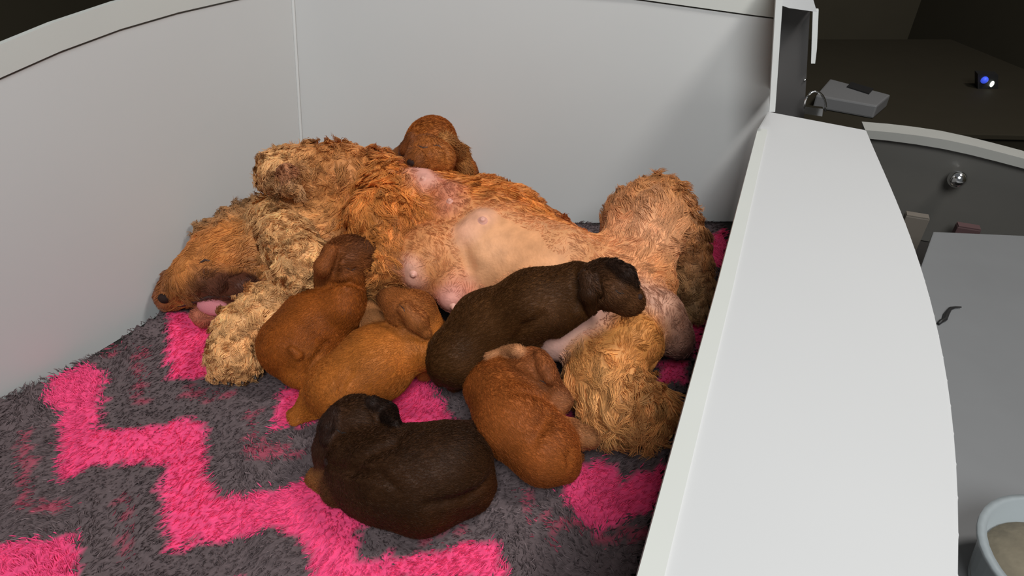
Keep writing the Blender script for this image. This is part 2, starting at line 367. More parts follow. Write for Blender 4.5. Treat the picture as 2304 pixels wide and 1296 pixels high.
# ------------------------------------------------------------------ hair locks (real tapered strands joined in one mesh)
def locks(pts, nrm, flow, length, width, curl, cols, rng, segs=4, lift=0.35, drop=0.35, sink=0.002, freq=9.0, zmin=0.004, clump=0.0, per=14, jit=0.28):
    n = len(pts)
    if clump > 0:                                  # strands gather into locks around seed strands
        ns = max(1, n//per); sd_ = rng.choice(n, ns, replace=False)
        kd = KDTree(ns)
        for i, q in enumerate(sd_): kd.insert(Vector(pts[q]), i)
        kd.balance()
        near = np.fromiter((kd.find(Vector(p))[1] for p in pts), int, n)
        root = sd_[near]
    else:
        near = np.arange(n); root = near; ns = n
    fl = flow[root] + rng.normal(0, jit, (ns, 3))[near] + rng.normal(0, 0.06, (n, 3))
    t = fl - (fl*nrm).sum(1)[:, None]*nrm
    t /= np.linalg.norm(t, axis=1)[:, None] + 1e-9
    b = np.cross(nrm, t)
    lf = (lift*(0.4 + 1.2*rng.random(ns)))[near]*(0.85+0.3*rng.random(n))
    ph = (rng.random(ns)*6.28)[near] + rng.normal(0, 0.35, n); fq = (freq*(0.7+0.6*rng.random(ns)))[near]; bend = rng.normal(0, 0.25, ns)[near]
    L = length*(0.7 + 0.6*rng.random(ns))[near]*(0.8+0.4*rng.random(n)); W = width*(0.7+0.6*rng.random(n))
    pull = (pts[root]-pts); 
    V = np.zeros((n, segs+1, 3, 3))
    for s in range(segs+1):
        f = s/segs
        off = curl*np.sqrt(f)*np.sin(ph + fq*f) + bend*L*f*f
        h = L*(lf*f - drop*lf*f*f) - sink*(1-f) + 0.0008 + 0.6*curl*f*np.cos(ph + fq*f)
        c = pts + t*(L*f*(1-0.15*f))[:, None] + b*off[:, None] + nrm*h[:, None] + pull*((0.3*(clump > 0)+clump*0.6*(np.asarray(curl) > 0.002)*np.ones(n))*f**0.8)[:, None]
        c[:, 2] = np.maximum(c[:, 2], zmin)
        ww = W*(1.0 - 0.88*f**1.6)
        for k in range(3):
            an = 2*math.pi*k/3
            V[:, s, k] = c + ww[:, None]*(math.cos(an)*b + math.sin(an)*nrm)
    base = (np.arange(n)*(segs+1)*3)[:, None]
    q = []
    for s in range(segs):
        for k in range(3):
            k2 = (k+1) % 3
            q.append(np.concatenate([base+s*3+k, base+s*3+k2, base+(s+1)*3+k2, base+(s+1)*3+k], axis=1))
    Fq = np.stack(q, axis=1).reshape(-1, 4)
    if clump > 0: cols = (cols*(1 + (0.17*rng.normal(0, 1, ns).clip(-1.8, 1.8))[near][:, None]*np.minimum(1, length/0.02)[:, None])).clip(0.004, 1)
    C = np.repeat(cols, (segs+1)*3, axis=0)
    return V.reshape(-1, 3), Fq, C

# ------------------------------------------------------------------ rug
RNG = np.random.default_rng(7)
pink_polys = [
 [(92, 890), (118, 842), (200, 812), (230, 832), (222, 905), (206, 955), (350, 950), (380, 932), (455, 938), (458, 1000), (455, 1048), (482, 1105), (560, 1098), (640, 1085), (705, 1058), (760, 1080), (830, 1150), (800, 1185), (800, 1240), (850, 1248), (940, 1235), (1020, 1215), (1112, 1204), (1130, 1255), (1150, 1300), (690, 1300), (690, 1240), (672, 1190), (610, 1180), (540, 1195), (440, 1210), (372, 1222), (358, 1160), (358, 1090), (368, 1030), (300, 1030), (210, 1030), (185, 1050), (135, 1072), (122, 1040), (130, 970), (128, 920)],
 [(-200, 1215), (60, 1205), (168, 1200), (166, 1300), (160, 1420), (-200, 1420)],
 [(372, 700), (474, 690), (470, 838), (374, 842)],
 [(640, 850), (720, 880), (700, 945), (606, 955)],
 [(862, 890), (950, 826), (985, 880), (1020, 945), (960, 985), (900, 968)],
 [(1345, 1016), (1385, 1046), (1402, 1068), (1500, 1030), (1560, 1010), (1540, 1120), (1480, 1135), (1405, 1150), (1362, 1180), (1312, 1168), (1262, 1094), (1300, 1060)],
 [(1552, 716), (1600, 700), (1620, 780), (1570, 790)],
 [(1485, 800), (1545, 800), (1540, 850), (1490, 850)],
 [(1590, 520), (1660, 500), (1660, 600), (1595, 590)],
 [(1230, 900), (1290, 930), (1285, 960), (1240, 950)],
 [(420, 1300), (520, 1290), (640, 1420), (420, 1420)],
]
faint_polys = [
 [(296, 770), (322, 770), (322, 900), (300, 900)], [(545, 985), (660, 990), (690, 1022), (550, 1022)], [(555, 905), (580, 905), (580, 1020), (552, 1020)],
 [(258, 1105), (290, 1100), (290, 1260), (258, 1260)], [(30, 960), (60, 960), (64, 1140), (36, 1140)], [(36, 1110), (150, 1110), (150, 1136), (36, 1136)],
 [(1160, 1085), (1180, 1085), (1225, 1170), (1200, 1175)], [(1200, 1150), (1400, 1165), (1300, 1190), (1190, 1180)], [(1235, 1200), (1262, 1195), (1262, 1230), (1235, 1235)],
 [(1330, 1195), (1480, 1170), (1470, 1200), (1330, 1215)], [(240, 730), (270, 725), (260, 790), (236, 790)], [(400, 860), (520, 870), (520, 890), (400, 885)], [(920, 1180), (1050, 1165), (1060, 1190), (930, 1205)],
]
def in_poly(u, v, poly):
    ins = np.zeros(len(u), bool); n = len(poly); j = n-1
    for i in range(n):
        xi, yi = poly[i]; xj, yj = poly[j]
        cond = ((yi > v) != (yj > v)) & (u < (xj-xi)*(v-yi)/(yj-yi+1e-9) + xi)
        ins ^= cond; j = i
    return ins
def to_plan(poly): return [tuple(P(u, v, 0.02)[:2]) for u, v in poly]
pink_plan = [to_plan(p) for p in pink_polys]; faint_plan = [to_plan(p) for p in faint_polys]
C_pink = np.array([0.90, 0.082, 0.225]); C_grey = np.array([0.135, 0.100, 0.102]); C_mid = np.array([0.36, 0.075, 0.11])
def rug_colour(x, y, rng, jit):
    u = x + rng.normal(0, jit, len(x)); v = y + rng.normal(0, jit, len(x))
    pk = np.zeros(len(x), bool); fk = np.zeros(len(x), bool)
    for p in pink_plan: pk |= in_poly(u, v, p)
    for p in faint_plan: fk |= in_poly(u, v, p)
    c = np.tile(C_grey, (len(x), 1))
    c[fk & (rng.random(len(x)) < 0.55)] = C_mid
    c[pk] = C_pink
    return c, pk
# outline of the rug on the floor
rug_plan = [P(-330, 1130, 0.0)[:2], Lb0[:2]-nL*0.006, P(240, 800, 0.0)[:2], Lb1[:2] + np.array([0.01, -0.02]), np.array([0.40, 1.165]), np.array([0.455, 1.15]), in1-nR*0.001, in0-nR*0.001, in0 - dR*0.3 - nR*0.001, np.array([-0.75, -0.05])]
rug_plan = [tuple(p) for p in rug_plan]
def rug_h(x, y):
    d = (np.stack([x, y], 1)-Lb0[:2]) @ (-nL)       # distance from the left wall
    h = 0.010 + 0.003*np.sin(x*37+np.sin(y*29)*1.4)*np.cos(y*41+x*13) + 0.002*np.sin(x*90+y*50)
    h += 0.028*np.exp(-np.maximum(d, 0)/0.022)*(0.75+0.35*np.sin(y*23+1.2))
    return h
gs = 0.010
gx = np.arange(-1.1, 0.62, gs); gy = np.arange(-0.06, 1.19, gs)
GX, GY = np.meshgrid(gx, gy, indexing='ij')
fx = GX.ravel(); fy = GY.ravel()
ins = in_poly(fx, fy, rug_plan).reshape(GX.shape)
idx = -np.ones(GX.shape, int); idx[ins] = np.arange(ins.sum())
q = ins[:-1, :-1] & ins[1:, :-1] & ins[1:, 1:] & ins[:-1, 1:]
Fr = np.stack([idx[:-1, :-1][q], idx[1:, :-1][q], idx[1:, 1:][q], idx[:-1, 1:][q]], 1)
vx, vy = GX[ins], GY[ins]
cr, _ = rug_colour(vx, vy, RNG, 0.003)
rug = empty('rug', (-0.2, 0.6, 0)); tag(rug, 'fluffy pink and grey patterned fleece rug covering the floor of the box', 'rug')
o = link('fleece_base', np_mesh('fleece_base', np.stack([vx, vy, rug_h(vx, vy)], 1), Fr, 4, cr), M_rug)
sm = o.modifiers.new('thickness', 'SOLIDIFY'); sm.thickness = 0.006; sm.offset = -1
adopt(o, rug)
nT = 104000
tx = RNG.uniform(-1.0, 0.55, nT); ty = RNG.uniform(0.12, 1.18, nT)
ok = in_poly(tx, ty, rug_plan); tx, ty = tx[ok], ty[ok]
ct, pk = rug_colour(tx, ty, RNG, 0.004)
ct = ct*(0.78+0.44*RNG.random(len(tx)))[:, None]
# near-black and pale fibres mixed through the grey
gr = ~pk; m1 = gr & (RNG.random(len(tx)) < 0.22); ct[m1] *= 1.45; m2 = gr & (RNG.random(len(tx)) < 0.2); ct[m2] *= 0.65
hz = rug_h(tx, ty)
ep = 0.004
nx_ = -(rug_h(tx+ep, ty)-rug_h(tx-ep, ty))/(2*ep); ny_ = -(rug_h(tx, ty+ep)-rug_h(tx, ty-ep))/(2*ep)
nn = np.stack([nx_, ny_, np.ones(len(tx))], 1); nn /= np.linalg.norm(nn, axis=1)[:, None]
sw = np.stack([np.sin(tx*21+ty*9)+0.4, np.cos(ty*17-tx*12)-0.6, np.zeros(len(tx))], 1)
Vp, Fp, Cp = locks(np.stack([tx, ty, hz], 1), nn, sw, np.where(pk, 0.0080, 0.0070), 0.0011, 0.0006, ct, RNG, segs=2, lift=0.7, drop=0.45, sink=0.0015, freq=4, zmin=0.0)
o = link('fleece_pile', np_mesh('fleece_pile', Vp, Fp, 4, Cp), M_pile); adopt(o, rug); tag(o, kind='stuff')

# ------------------------------------------------------------------ animals: blended bodies
# a prim is a dict(a, b, ra, rb, k, col, hl, curl, flow, sq)
def C3(p):                                   # (u, v, z, r_px) -> centre, radius
    c = P(p[0], p[1], p[2]); return c, p[3]*depth(c)/F_PX
def cap(pa, pb, col, k=0.02, hl=0.0, curl=0.0, flow=None, w=0.003):
    a, ra = C3(pa); b, rb = C3(pb)
    if flow is None:
        f = b-a
    else:
        m = P((pa[0]), (pa[1]), pa[2]); f = P(pa[0]+flow[0], pa[1]+flow[1], pa[2]+(flow[2] if len(flow) > 2 else 0)) - m
    nf = np.linalg.norm(f); f = f/nf if nf > 1e-6 else np.array([1.0, 0, 0])
    return dict(a=a, b=b, ra=ra, rb=rb, k=k, at=np.array([*col, hl, *f, curl, w]))
def ball(pa, col, k=0.02, hl=0.0, curl=0.0, flow=(10, 0), w=0.003):
    return cap(pa, pa, col, k, hl, curl, flow, w)
def chain(pts, col, **kw):
    return [cap(pts[i], pts[i+1], col, **kw) for i in range(len(pts)-1)]
def sd(p, pr):
    ab = pr['b']-pr['a']; L2 = ab @ ab
    if L2 < 1e-12:
        return np.sqrt(((p-pr['a'])**2).sum(-1)) - pr['ra']
    t = np.clip(((p-pr['a']) @ ab)/L2, 0, 1)
    d = p - (pr['a'] + t[..., None]*ab)
    return np.sqrt((d**2).sum(-1)) - (pr['ra'] + t*(pr['rb']-pr['ra']))
def smin(d, e, k):
    h = np.clip(0.5 + 0.5*(d-e)/k, 0, 1)
    return d + (e-d)*h - k*h*(1-h), h
def field_at(p, prims):
    d = np.full(p.shape[:-1], 0.2)
    for pr in prims:
        e = sd(p, pr)
        if pr.get('sub'): d = -smin(-d, e, pr['k'])[0]
        else: d = smin(d, e, pr['k'])[0]
    return d
def skin_pt(prims, u, v, off=0.0):
    """first place where a sight line meets the blended body"""
    r = ray(u, v); r = r/np.linalg.norm(r); t = 0.35
    best = (9, t)
    for _ in range(160):
        d = float(field_at((CAMV + r*t)[None], prims)[0])
        if d < best[0]: best = (d, t)
        if d < 0.0004 or t > 1.9: break
        t += max(d*0.8, 0.0006)
    if t > 1.9: t = best[1]
    return CAMV + r*(t+off)
def lay(prims, uvs, rs, col, k=0.004, off=0.0, hl=0.005, w=0.0006, curl=0.0):
    """flaps, toes, folds lying on the skin; off > 0 sinks them (metres along the sight line)"""
    P3 = [skin_pt(prims, u, v, off) for u, v in uvs]; R3 = [r*depth(p)/F_PX for r, p in zip(rs, P3)]
    for i in range(max(1, len(P3)-1)):
        j = min(i+1, len(P3)-1)
        f = P3[j]-P3[i]; nf = np.linalg.norm(f); f = f/nf if nf > 1e-6 else np.array([0, -1.0, 0])
        prims.append(dict(a=P3[i], b=P3[j], ra=R3[i], rb=R3[j], k=k, at=np.array([*col, hl, *f, curl, w])))
def carve(prims, uvs, r, k=0.004):
    P3 = [skin_pt(prims, u, v) for u, v in uvs]
    for i in range(len(P3)-1):
        r0 = r*depth(P3[i])/F_PX
        prims.append(dict(a=P3[i], b=P3[i+1], ra=r0*(0.6 if i == 0 else 1), rb=r0*(0.6 if i == len(P3)-2 else 1), k=k, sub=True, at=None))
def build_field(prims, hgrid, zfloor):
    lo = np.min([np.minimum(p['a']-p['ra'], p['b']-p['rb']) for p in prims], 0) - 0.02
    hi = np.max([np.maximum(p['a']+p['ra'], p['b']+p['rb']) for p in prims], 0) + 0.02
    n = np.ceil((hi-lo)/hgrid).astype(int) + 1
    ax = [lo[i] + hgrid*np.arange(n[i]) for i in range(3)]
    G = np.stack(np.meshgrid(*ax, indexing='ij'), -1)
    Fd = np.full(tuple(n), 0.2)
    for p in prims:
        mg = 0.035 + p['k']
        l = np.minimum(p['a']-p['ra'], p['b']-p['rb'])-mg; h_ = np.maximum(p['a']+p['ra'], p['b']+p['rb'])+mg
        i0 = np.clip(((l-lo)/hgrid).astype(int), 0, n); i1 = np.clip(np.ceil((h_-lo)/hgrid).astype(int)+1, 0, n)
        s = tuple(slice(i0[i], i1[i]) for i in range(3))
        if p.get('sub'): Fd[s] = -smin(-Fd[s], sd(G[s], p), p['k'])[0]
        else: Fd[s], _ = smin(Fd[s], sd(G[s], p), p['k'])
    # rest flat on the rug
    fz = zfloor - G[..., 2]
    Fd = np.maximum(Fd, fz)
    return Fd, lo
def attrs(V, prims):
    d = np.full(len(V), 0.2); A = np.tile(prims[0]['at'], (len(V), 1))
    for p in prims:
        if p.get('sub'): continue
        d, h = smin(d, sd(V, p), p['k'])
        hh = np.where(h >= 1, 1.0, h); A = A*(1-hh[:, None]) + p['at']*hh[:, None]
    return A
def surface_nets(Fd, lo, h):
    ins = Fd < 0
    nx, ny, nz = Fd.shape
    corners = [(i, j, k) for i in (0, 1) for j in (0, 1) for k in (0, 1)]
    def sl(A, c): return A[c[0]:nx-1+c[0], c[1]:ny-1+c[1], c[2]:nz-1+c[2]]
    cnt = sum(sl(ins, c).astype(np.int8) for c in corners)
    mask = (cnt > 0) & (cnt < 8)
    I = np.argwhere(mask); n = len(I)
    val = np.stack([Fd[I[:, 0]+c[0], I[:, 1]+c[1], I[:, 2]+c[2]] for c in corners], 1)
    acc = np.zeros((n, 3)); num = np.zeros(n)
    for a in range(8):
        for b in range(a+1, 8):
            ca, cb = np.array(corners[a]), np.array(corners[b])
            if np.abs(ca-cb).sum() != 1: continue
            va, vb = val[:, a], val[:, b]; cr_ = (va < 0) != (vb < 0)
            t = np.where(cr_, va/(va-vb+1e-12), 0)
            acc += np.where(cr_[:, None], ca + t[:, None]*(cb-ca), 0); num += cr_
    V = lo + h*(I + acc/num[:, None])
    idm = -np.ones(mask.shape, int); idm[mask] = np.arange(n)
    faces = []
    for axis in range(3):
        a1, a2 = (axis+1) % 3, (axis+2) % 3
        s0 = [slice(None)]*3; s1 = [slice(None)]*3; s0[axis] = slice(0, -1); s1[axis] = slice(1, None)
        A_, B_ = ins[tuple(s0)], ins[tuple(s1)]
        E = np.argwhere(A_ != B_)
        E = E[(E[:, a1] > 0) & (E[:, a2] > 0) & (E[:, a1] < Fd.shape[a1]-1) & (E[:, a2] < Fd.shape[a2]-1)]
        def cid(d1, d2):
            c = E.copy(); c[:, a1] -= d1; c[:, a2] -= d2; return idm[c[:, 0], c[:, 1], c[:, 2]]
        qd = np.stack([cid(1, 1), cid(0, 1), cid(0, 0), cid(1, 0)], 1)
        flip = ~A_[E[:, 0], E[:, 1], E[:, 2]]
        qd[flip] = qd[flip][:, ::-1]
        faces.append(qd)
    return V, np.concatenate(faces)
def vnormals(V, Q):
    n = np.cross(V[Q[:, 2]]-V[Q[:, 0]], V[Q[:, 3]]-V[Q[:, 1]])
    N = np.zeros_like(V)
    for k in range(4): np.add.at(N, Q[:, k], n)
    return N/(np.linalg.norm(N, axis=1)[:, None]+1e-12), np.linalg.norm(n, axis=1)*0.5
class Animal:
    def __init__(s, name, prims, label, hgrid, mat, seed, zfloor=0.010, relax=2, hair=None, hair_mat=None, hair_name='fur', tint=0.0):
        s.rng = np.random.default_rng(seed)
        Fd, lo = build_field(prims, hgrid, zfloor)
        V, Q = surface_nets(Fd, lo, hgrid)
        for _ in range(relax):                  # relax grid stepping
            S = np.zeros_like(V); c = np.zeros(len(V))
            for a in range(4):
                b = (a+1) % 4
                np.add.at(S, Q[:, a], V[Q[:, b]]); np.add.at(c, Q[:, a], 1); np.add.at(S, Q[:, b], V[Q[:, a]]); np.add.at(c, Q[:, b], 1)
            V = V*0.5 + 0.5*S/c[:, None]
        A = attrs(V, prims); N, ar = vnormals(V, Q)
        cen = V.mean(0)
        s.root = empty(name, (cen[0], cen[1], max(0.0, V[:, 2].min()))); tag(s.root, label, name)
        s.body = link('body', np_mesh('body', V, Q, 4, A[:, :3]), mat); adopt(s.body, s.root)
        s.bvh = BVHTree.FromPolygons([tuple(v) for v in V], [tuple(q) for q in Q])
        if hair:
            cum = np.cumsum(ar); f = np.searchsorted(cum, s.rng.random(hair['n'])*cum[-1])
            f = np.minimum(f, len(Q)-1)
            a, b = s.rng.random(len(f)), s.rng.random(len(f))
            wts = np.stack([(1-a)*(1-b), a*(1-b), a*b, (1-a)*b], 1)
            pk_ = lambda X: (X[Q[f]]*wts[:, :, None]).sum(1)
            pts, nr, at = pk_(V), pk_(N), pk_(A)
            nr /= np.linalg.norm(nr, axis=1)[:, None]+1e-9
            keep = (at[:, 3] > 0.003) & (pts[:, 2] > zfloor+0.004)
            # keep most of what could be seen from around the camera, thin out the underside
            vw = CAMV - pts; vw /= np.linalg.norm(vw, axis=1)[:, None]
            keep &= ((nr*vw).sum(1) > -0.25)
            pts, nr, at = pts[keep], nr[keep], at[keep]
            cols = at[:, :3]*(1 + hair.get('cv', 0.22)*np.minimum(1, at[:, 3]/hair.get('full', 0.016))*s.rng.normal(0, 1, len(pts)).clip(-1.8, 1.8))[:, None]
            Vh, Fh, Ch = locks(pts, nr, at[:, 4:7], at[:, 3], at[:, 8]*hair.get('wm', 1), at[:, 7], cols.clip(0.004, 1), s.rng, segs=hair.get('segs', 4), lift=hair.get('lift', .35), sink=0.0006, zmin=0.012, freq=hair.get('freq', 9), clump=hair.get('clump', 0), per=hair.get('per', 14), jit=hair.get('jit', .28))
            s.fur = link(hair_name, np_mesh(hair_name, Vh, Fh, 4, Ch), hair_mat); adopt(s.fur, s.root); tag(s.fur, kind='stuff')
    def hit(s, u, v):
        r = ray(u, v); r = r/np.linalg.norm(r)
        h = s.bvh.ray_cast(Vector(CAMV), Vector(r))
        if h[0] is None:
            h = s.bvh.find_nearest(Vector(CAMV + r*0.95))
        n = np.array(h[1]); n = n if n @ r < 0 else -n
        return np.array(h[0]), n
    def blob(s, name, u, v, size, mat, sink=0.3, up=(0, 0, 1), label=None):
        """ellipsoid on the skin: size = (across, along up, outward) in m"""
        p, n = s.hit(u, v); upv = np.array(up, float); x = np.cross(upv, n); x /= np.linalg.norm(x)+1e-9; y = np.cross(n, x)
        A = np.stack([x*size[0], y*size[1], n*size[2]], 1)
        o = link(name, ball_mesh(name, p - n*size[2]*sink, A, 14, 9), mat); adopt(o, s.root)
        if label: o['label'] = label
        return o
    def line(s, name, uvs, r, mat, label=None, lift=0.0):
        pts = []
        for i in range(len(uvs)-1):
            for t in np.linspace(0, 1, 5, endpoint=(i == len(uvs)-2)):
                u = uvs[i][0]+(uvs[i+1][0]-uvs[i][0])*t; v = uvs[i][1]+(uvs[i+1][1]-uvs[i][1])*t
                p, n = s.hit(u, v); pts.append(p + n*lift)
        k = len(pts); tp = [0.35+0.65*math.sin(math.pi*(i+0.5)/k) for i in range(k)]
        o = link(name, tube_mesh(name, pts, r, 6, tp), mat); adopt(o, s.root)
        if label: o['label'] = label
        return o
    def teat(s, u, v, r, h, mat):
        p, n = s.hit(u, v); ref = np.array([1.0, 0, 0]); x = np.cross(n, ref); x /= np.linalg.norm(x); y = np.cross(n, x)
        prof = [(1.5, -0.3), (1.25, 0.08), (0.85, 0.3), (0.72, 0.65), (0.6, 0.9), (0.3, 1.0), (0.05, 1.0)]
        vs = []; fs = []; seg = 14; m = len(prof)
        for k in range(seg):
            a = 2*math.pi*k/seg
            for pr, ph in prof: vs.append(p + (x*math.cos(a)+y*math.sin(a))*pr*r + n*ph*h)
        for k in range(seg):
            k2 = (k+1) % seg
            for i in range(m-1): fs.append((k*m+i, k2*m+i, k2*m+i+1, k*m+i+1))
        o = link('teat', poly_mesh('teat', vs, fs, True), mat); adopt(o, s.root); return o

# ---- mother
GOLD = (0.70, 0.245, 0.055); TAN = (0.82, 0.425, 0.17); RUST = (0.50, 0.145, 0.034); PINK = (0.78, 0.36, 0.28)
BELLY = (0.76, 0.36, 0.175); DKB = (0.17, 0.055, 0.02); PALE = (0.74, 0.42, 0.34); SHADE = (0.42, 0.22, 0.09)
MO = []
MO += chain([(840, 505, .125, 125), (960, 530, .125, 138), (1100, 560, .115, 138), (1230, 640, .10, 128), (1400, 665, .09, 108)], GOLD, k=0.03, hl=0.016, w=0.0018)
# bare belly
MO += chain([(1100, 575, .15, 105), (1240, 610, .145, 85), (1340, 620, .13, 70)], BELLY, k=0.03, hl=0.0, w=0.0008)
MO += chain([(1260, 740, .10, 75), (1330, 745, .10, 65)], PALE, k=0.02, hl=0.0)
# mammary mounds
MO += [ball((968, 585, .158, 82), (0.66, 0.26, 0.095), 0.024, 0.008, w=.0008, flow=(20, 20)),
       ball((1032, 652, .125, 54), (0.62, 0.22, 0.13), 0.015, 0.006, w=.0008, flow=(0, 30))]
lay(MO, [(1086, 498), (1056, 530)], [24, 27], (0.76, 0.375, 0.255), 0.014, 0.016, hl=0)
lay(MO, [(930, 600), (936, 622)], [22, 22], (0.80, 0.42, 0.34), 0.012, 0.012, hl=0)
lay(MO, [(1006, 445), (1018, 472)], [34, 32], (0.58, 0.20, 0.13), 0.018, 0.016, hl=0.005, w=.0008)
lay(MO, [(940, 394), (962, 418)], [26, 26], (0.72, 0.34, 0.27), 0.012, 0.012, hl=0)
lay(MO, [(1016, 672)], [26], (0.74, 0.34, 0.28), 0.012, 0.012, hl=0)
lay(MO, [(1272, 552), (1300, 575)], [36, 30], (0.66, 0.29, 0.12), 0.02, 0.022, hl=0.006, w=.0008)
carve(MO, [(1046, 560), (1056, 600), (1048, 632)], 7, 0.012)
# far flank with rusty feathering
MO += chain([(1085, 452, .165, 54), (1150, 475, .15, 54)], (0.66, 0.25, 0.065), k=0.02, hl=0.022, curl=0.002, flow=(34, 4, 0.02))
MO += chain([(1190, 498, .138, 50), (1270, 540, .12, 42)], (0.42, 0.125, 0.035), k=0.02, hl=0.022, curl=0.003, flow=(30, 14, 0.02))
# side of chest, long wavy hair hanging down over the ribs
MO += chain([(880, 430, .20, 72), (860, 500, .195, 72), (880, 580, .16, 60)], GOLD, k=0.02, hl=0.032, curl=0.003, flow=(-6, 60), w=.0022)
MO += [cap((860, 600, .15, 42), (850, 660, .10, 30), (0.66, 0.30, 0.10), 0.015, 0.03, 0.002, (0, 60), .002)]
# neck
MO += chain([(820, 520, .12, 105), (720, 540, .115, 92), (620, 560, .10, 82)], (0.58, 0.26, 0.09), k=0.025, hl=0.022, curl=0.004)
# raised foreleg with the paw towards us
MO += chain([(850, 405, .20, 66), (770, 392, .215, 64), (700, 388, .22, 60)], (0.60, 0.235, 0.07), k=0.018, hl=0.024, curl=0.003, flow=(-10, 26), w=.0022)
MO += [cap((690, 386, .222, 56), (640, 392, .222, 58), TAN, 0.012, 0.018, 0.005, (-20, 20))]
for tu, tv in ((606, 372), (618, 412), (652, 352), (655, 424)):
    MO.append(ball((tu, tv, .232, 25), (0.56, 0.27, 0.11), 0.006, 0.016, 0.005, (-14, 16), .0024))
MO += [ball((645, 388, .256, 22), (0.46, 0.18, 0.08), 0.006, 0.012, 0.004, (10, 10), .0022)]
# skull, cheek, muzzle
MO += [ball((565, 570, .095, 84), GOLD, 0.02, 0.015, 0, (-40, 30), .0016)]
MO += chain([(520, 575, .10, 68), (455, 618, .078, 55), (415, 648, .055, 43)], (0.60, 0.22, 0.055), k=0.02, hl=0.011, w=.0013)
MO += chain([(410, 640, .060, 40), (470, 638, .076, 40), (545, 645, .080, 36)], (0.11, 0.034, 0.017), k=0.012, hl=0.014, w=.0015, flow=(30, 16))
MO += [cap((400, 648, .05, 38), (380, 668, .042, 32), (0.34, 0.11, 0.045), 0.012, 0.007, 0, None, .001)]
MO += chain([(570, 655, .055, 42), (505, 695, .038, 32), (458, 712, .030, 26)], (0.46, 0.14, 0.08), k=0.010, hl=0.009, w=.0014)
MO += [ball((470, 556, .118, 34), (0.50, 0.18, 0.05), 0.02, 0.014, 0, (-30, 20), .0014)]
# tuft of dark curls on the crown by the wall
MO += chain([(470, 530, .12, 30), (530, 505, .14, 34), (585, 478, .15, 34)], (0.40, 0.20, 0.085), k=0.014, hl=0.02, curl=0.005, flow=(-20, -20), w=.002)
# long curly ear laid over the neck
MO += chain([(612, 490, .155, 46), (650, 540, .165, 54), (680, 590, .155, 54), (680, 630, .135, 44)], TAN, k=0.010, hl=0.024, curl=0.0065, flow=(6, 40), w=.0026)
# lower foreleg, bent, paw on the rug
MO += chain([(790, 610, .11, 55), (700, 652, .105, 46), (600, 682, .095, 44)], TAN, k=0.014, hl=0.018, curl=0.0055, flow=(-30, 14), w=.0026)
MO += chain([(600, 684, .095, 46), (540, 735, .07, 48), (522, 800, .05, 54)], TAN, k=0.012, hl=0.018, curl=0.0055, flow=(-12, 34), w=.0026)
for tu, tv in ((488, 838), (516, 846), (545, 845), (570, 832)):
    MO.append(cap((tu, tv-16, .035, 19), (tu, tv, .026, 18), TAN, 0.006, 0.012, 0.004, (0, 30), .0022))
# raised far hind leg: thigh, knee, shank, foot
MO += chain([(1410, 640, .11, 86), (1450, 520, .155, 84)], BELLY, k=0.03, hl=0.014, w=.0016, flow=(10, -40))
MO += chain([(1452, 500, .16, 92), (1475, 470, .165, 68)], (0.52, 0.205, 0.062), k=0.02, hl=0.024, curl=0.003, flow=(26, -34), w=.002)
MO += chain([(1490, 470, .16, 66), (1535, 540, .125, 50), (1560, 600, .09, 40)], (0.46, 0.20, 0.075), k=0.015, hl=0.024, curl=0.004, flow=(24, 24), w=.0022)
MO += chain([(1550, 605, .085, 38), (1562, 645, .06, 38), (1558, 690, .04, 32)], (0.46, 0.25, 0.11), k=0.012, hl=0.02, curl=0.004, flow=(4, 30), w=.0022)
for tu, tv in ((1544, 712), (1562, 716), (1580, 706)):
    MO.append(ball((tu, tv, .028, 15), (0.38, 0.2, 0.09), 0.006, 0.012, 0.003, (2, 20), .002))
# groin, under the tail
MO += chain([(1430, 690, .12, 58), (1480, 710, .11, 52), (1500, 745, .085, 46)], (0.56, 0.29, 0.19), k=0.018, hl=0.008, w=.0009, flow=(6, 30))
MO += [ball((1512, 752, .08, 44), (0.36, 0.18, 0.14), 0.015, 0.0), ball((1525, 772, .06, 36), (0.24, 0.10, 0.09), 0.015, 0.006, 0, (0, 20), .001)]
# near hind leg with long feathering
MO += chain([(1420, 770, .10, 72), (1350, 820, .085, 72)], (0.60, 0.24, 0.06), k=0.018, hl=0.010, w=.0014, flow=(-20, 30))
MO += chain([(1350, 840, .075, 76), (1390, 900, .062, 82), (1450, 925, .05, 66)], (0.78, 0.365, 0.125), k=0.015, hl=0.036, curl=0.004, flow=(12, 50), w=.0024)
MO += chain([(1446, 930, .045, 54), (1482, 952, .035, 38)], TAN, k=0.012, hl=0.02, curl=0.004, flow=(20, 24), w=.0022)
for tu, tv in ((1472, 982), (1494, 976), (1506, 955)):
    MO.append(ball((tu, tv, .024, 17), TAN, 0.006, 0.012, 0.003, (14, 16), .002))
mother = Animal('dog', MO, 'large golden mother spaniel lying on her back and nursing the puppies', 0.005, M_coat, 3, 0.010,
                hair=dict(n=98000, segs=4, lift=0.26, cv=0.13, clump=0.8, per=26, wm=0.44, jit=0.35), hair_mat=M_lock)
m = mother
m.blob('nose', 368, 672, (0.011, 0.009, 0.008), M_nose, 0.25)
m.line('lip', [(400, 690), (430, 682), (470, 668), (530, 668)], 0.0035, M_lip, 'dark lip line')
m.blob('tongue', 478, 690, (0.030, 0.015, 0.008), M_tongue, 0.1, label='pink tongue')
m.line('eyelid', [(448, 592), (462, 585), (478, 588)], 0.0024, M_lip)
m.teat(1086, 496, 0.0055, 0.005, M_teat); m.teat(930, 618, 0.0045, 0.005, M_teat); m.teat(1012, 452, 0.004, 0.004, M_teat)
m.teat(952, 402, 0.004, 0.004, M_teat); m.teat(1020, 690, 0.0045, 0.006, M_teat)
for u, v in ((486, 850), (516, 858), (546, 857), (572, 846)):
    m.blob('claw', u, v, (0.003, 0.003, 0.006), M_claw, -0.3)

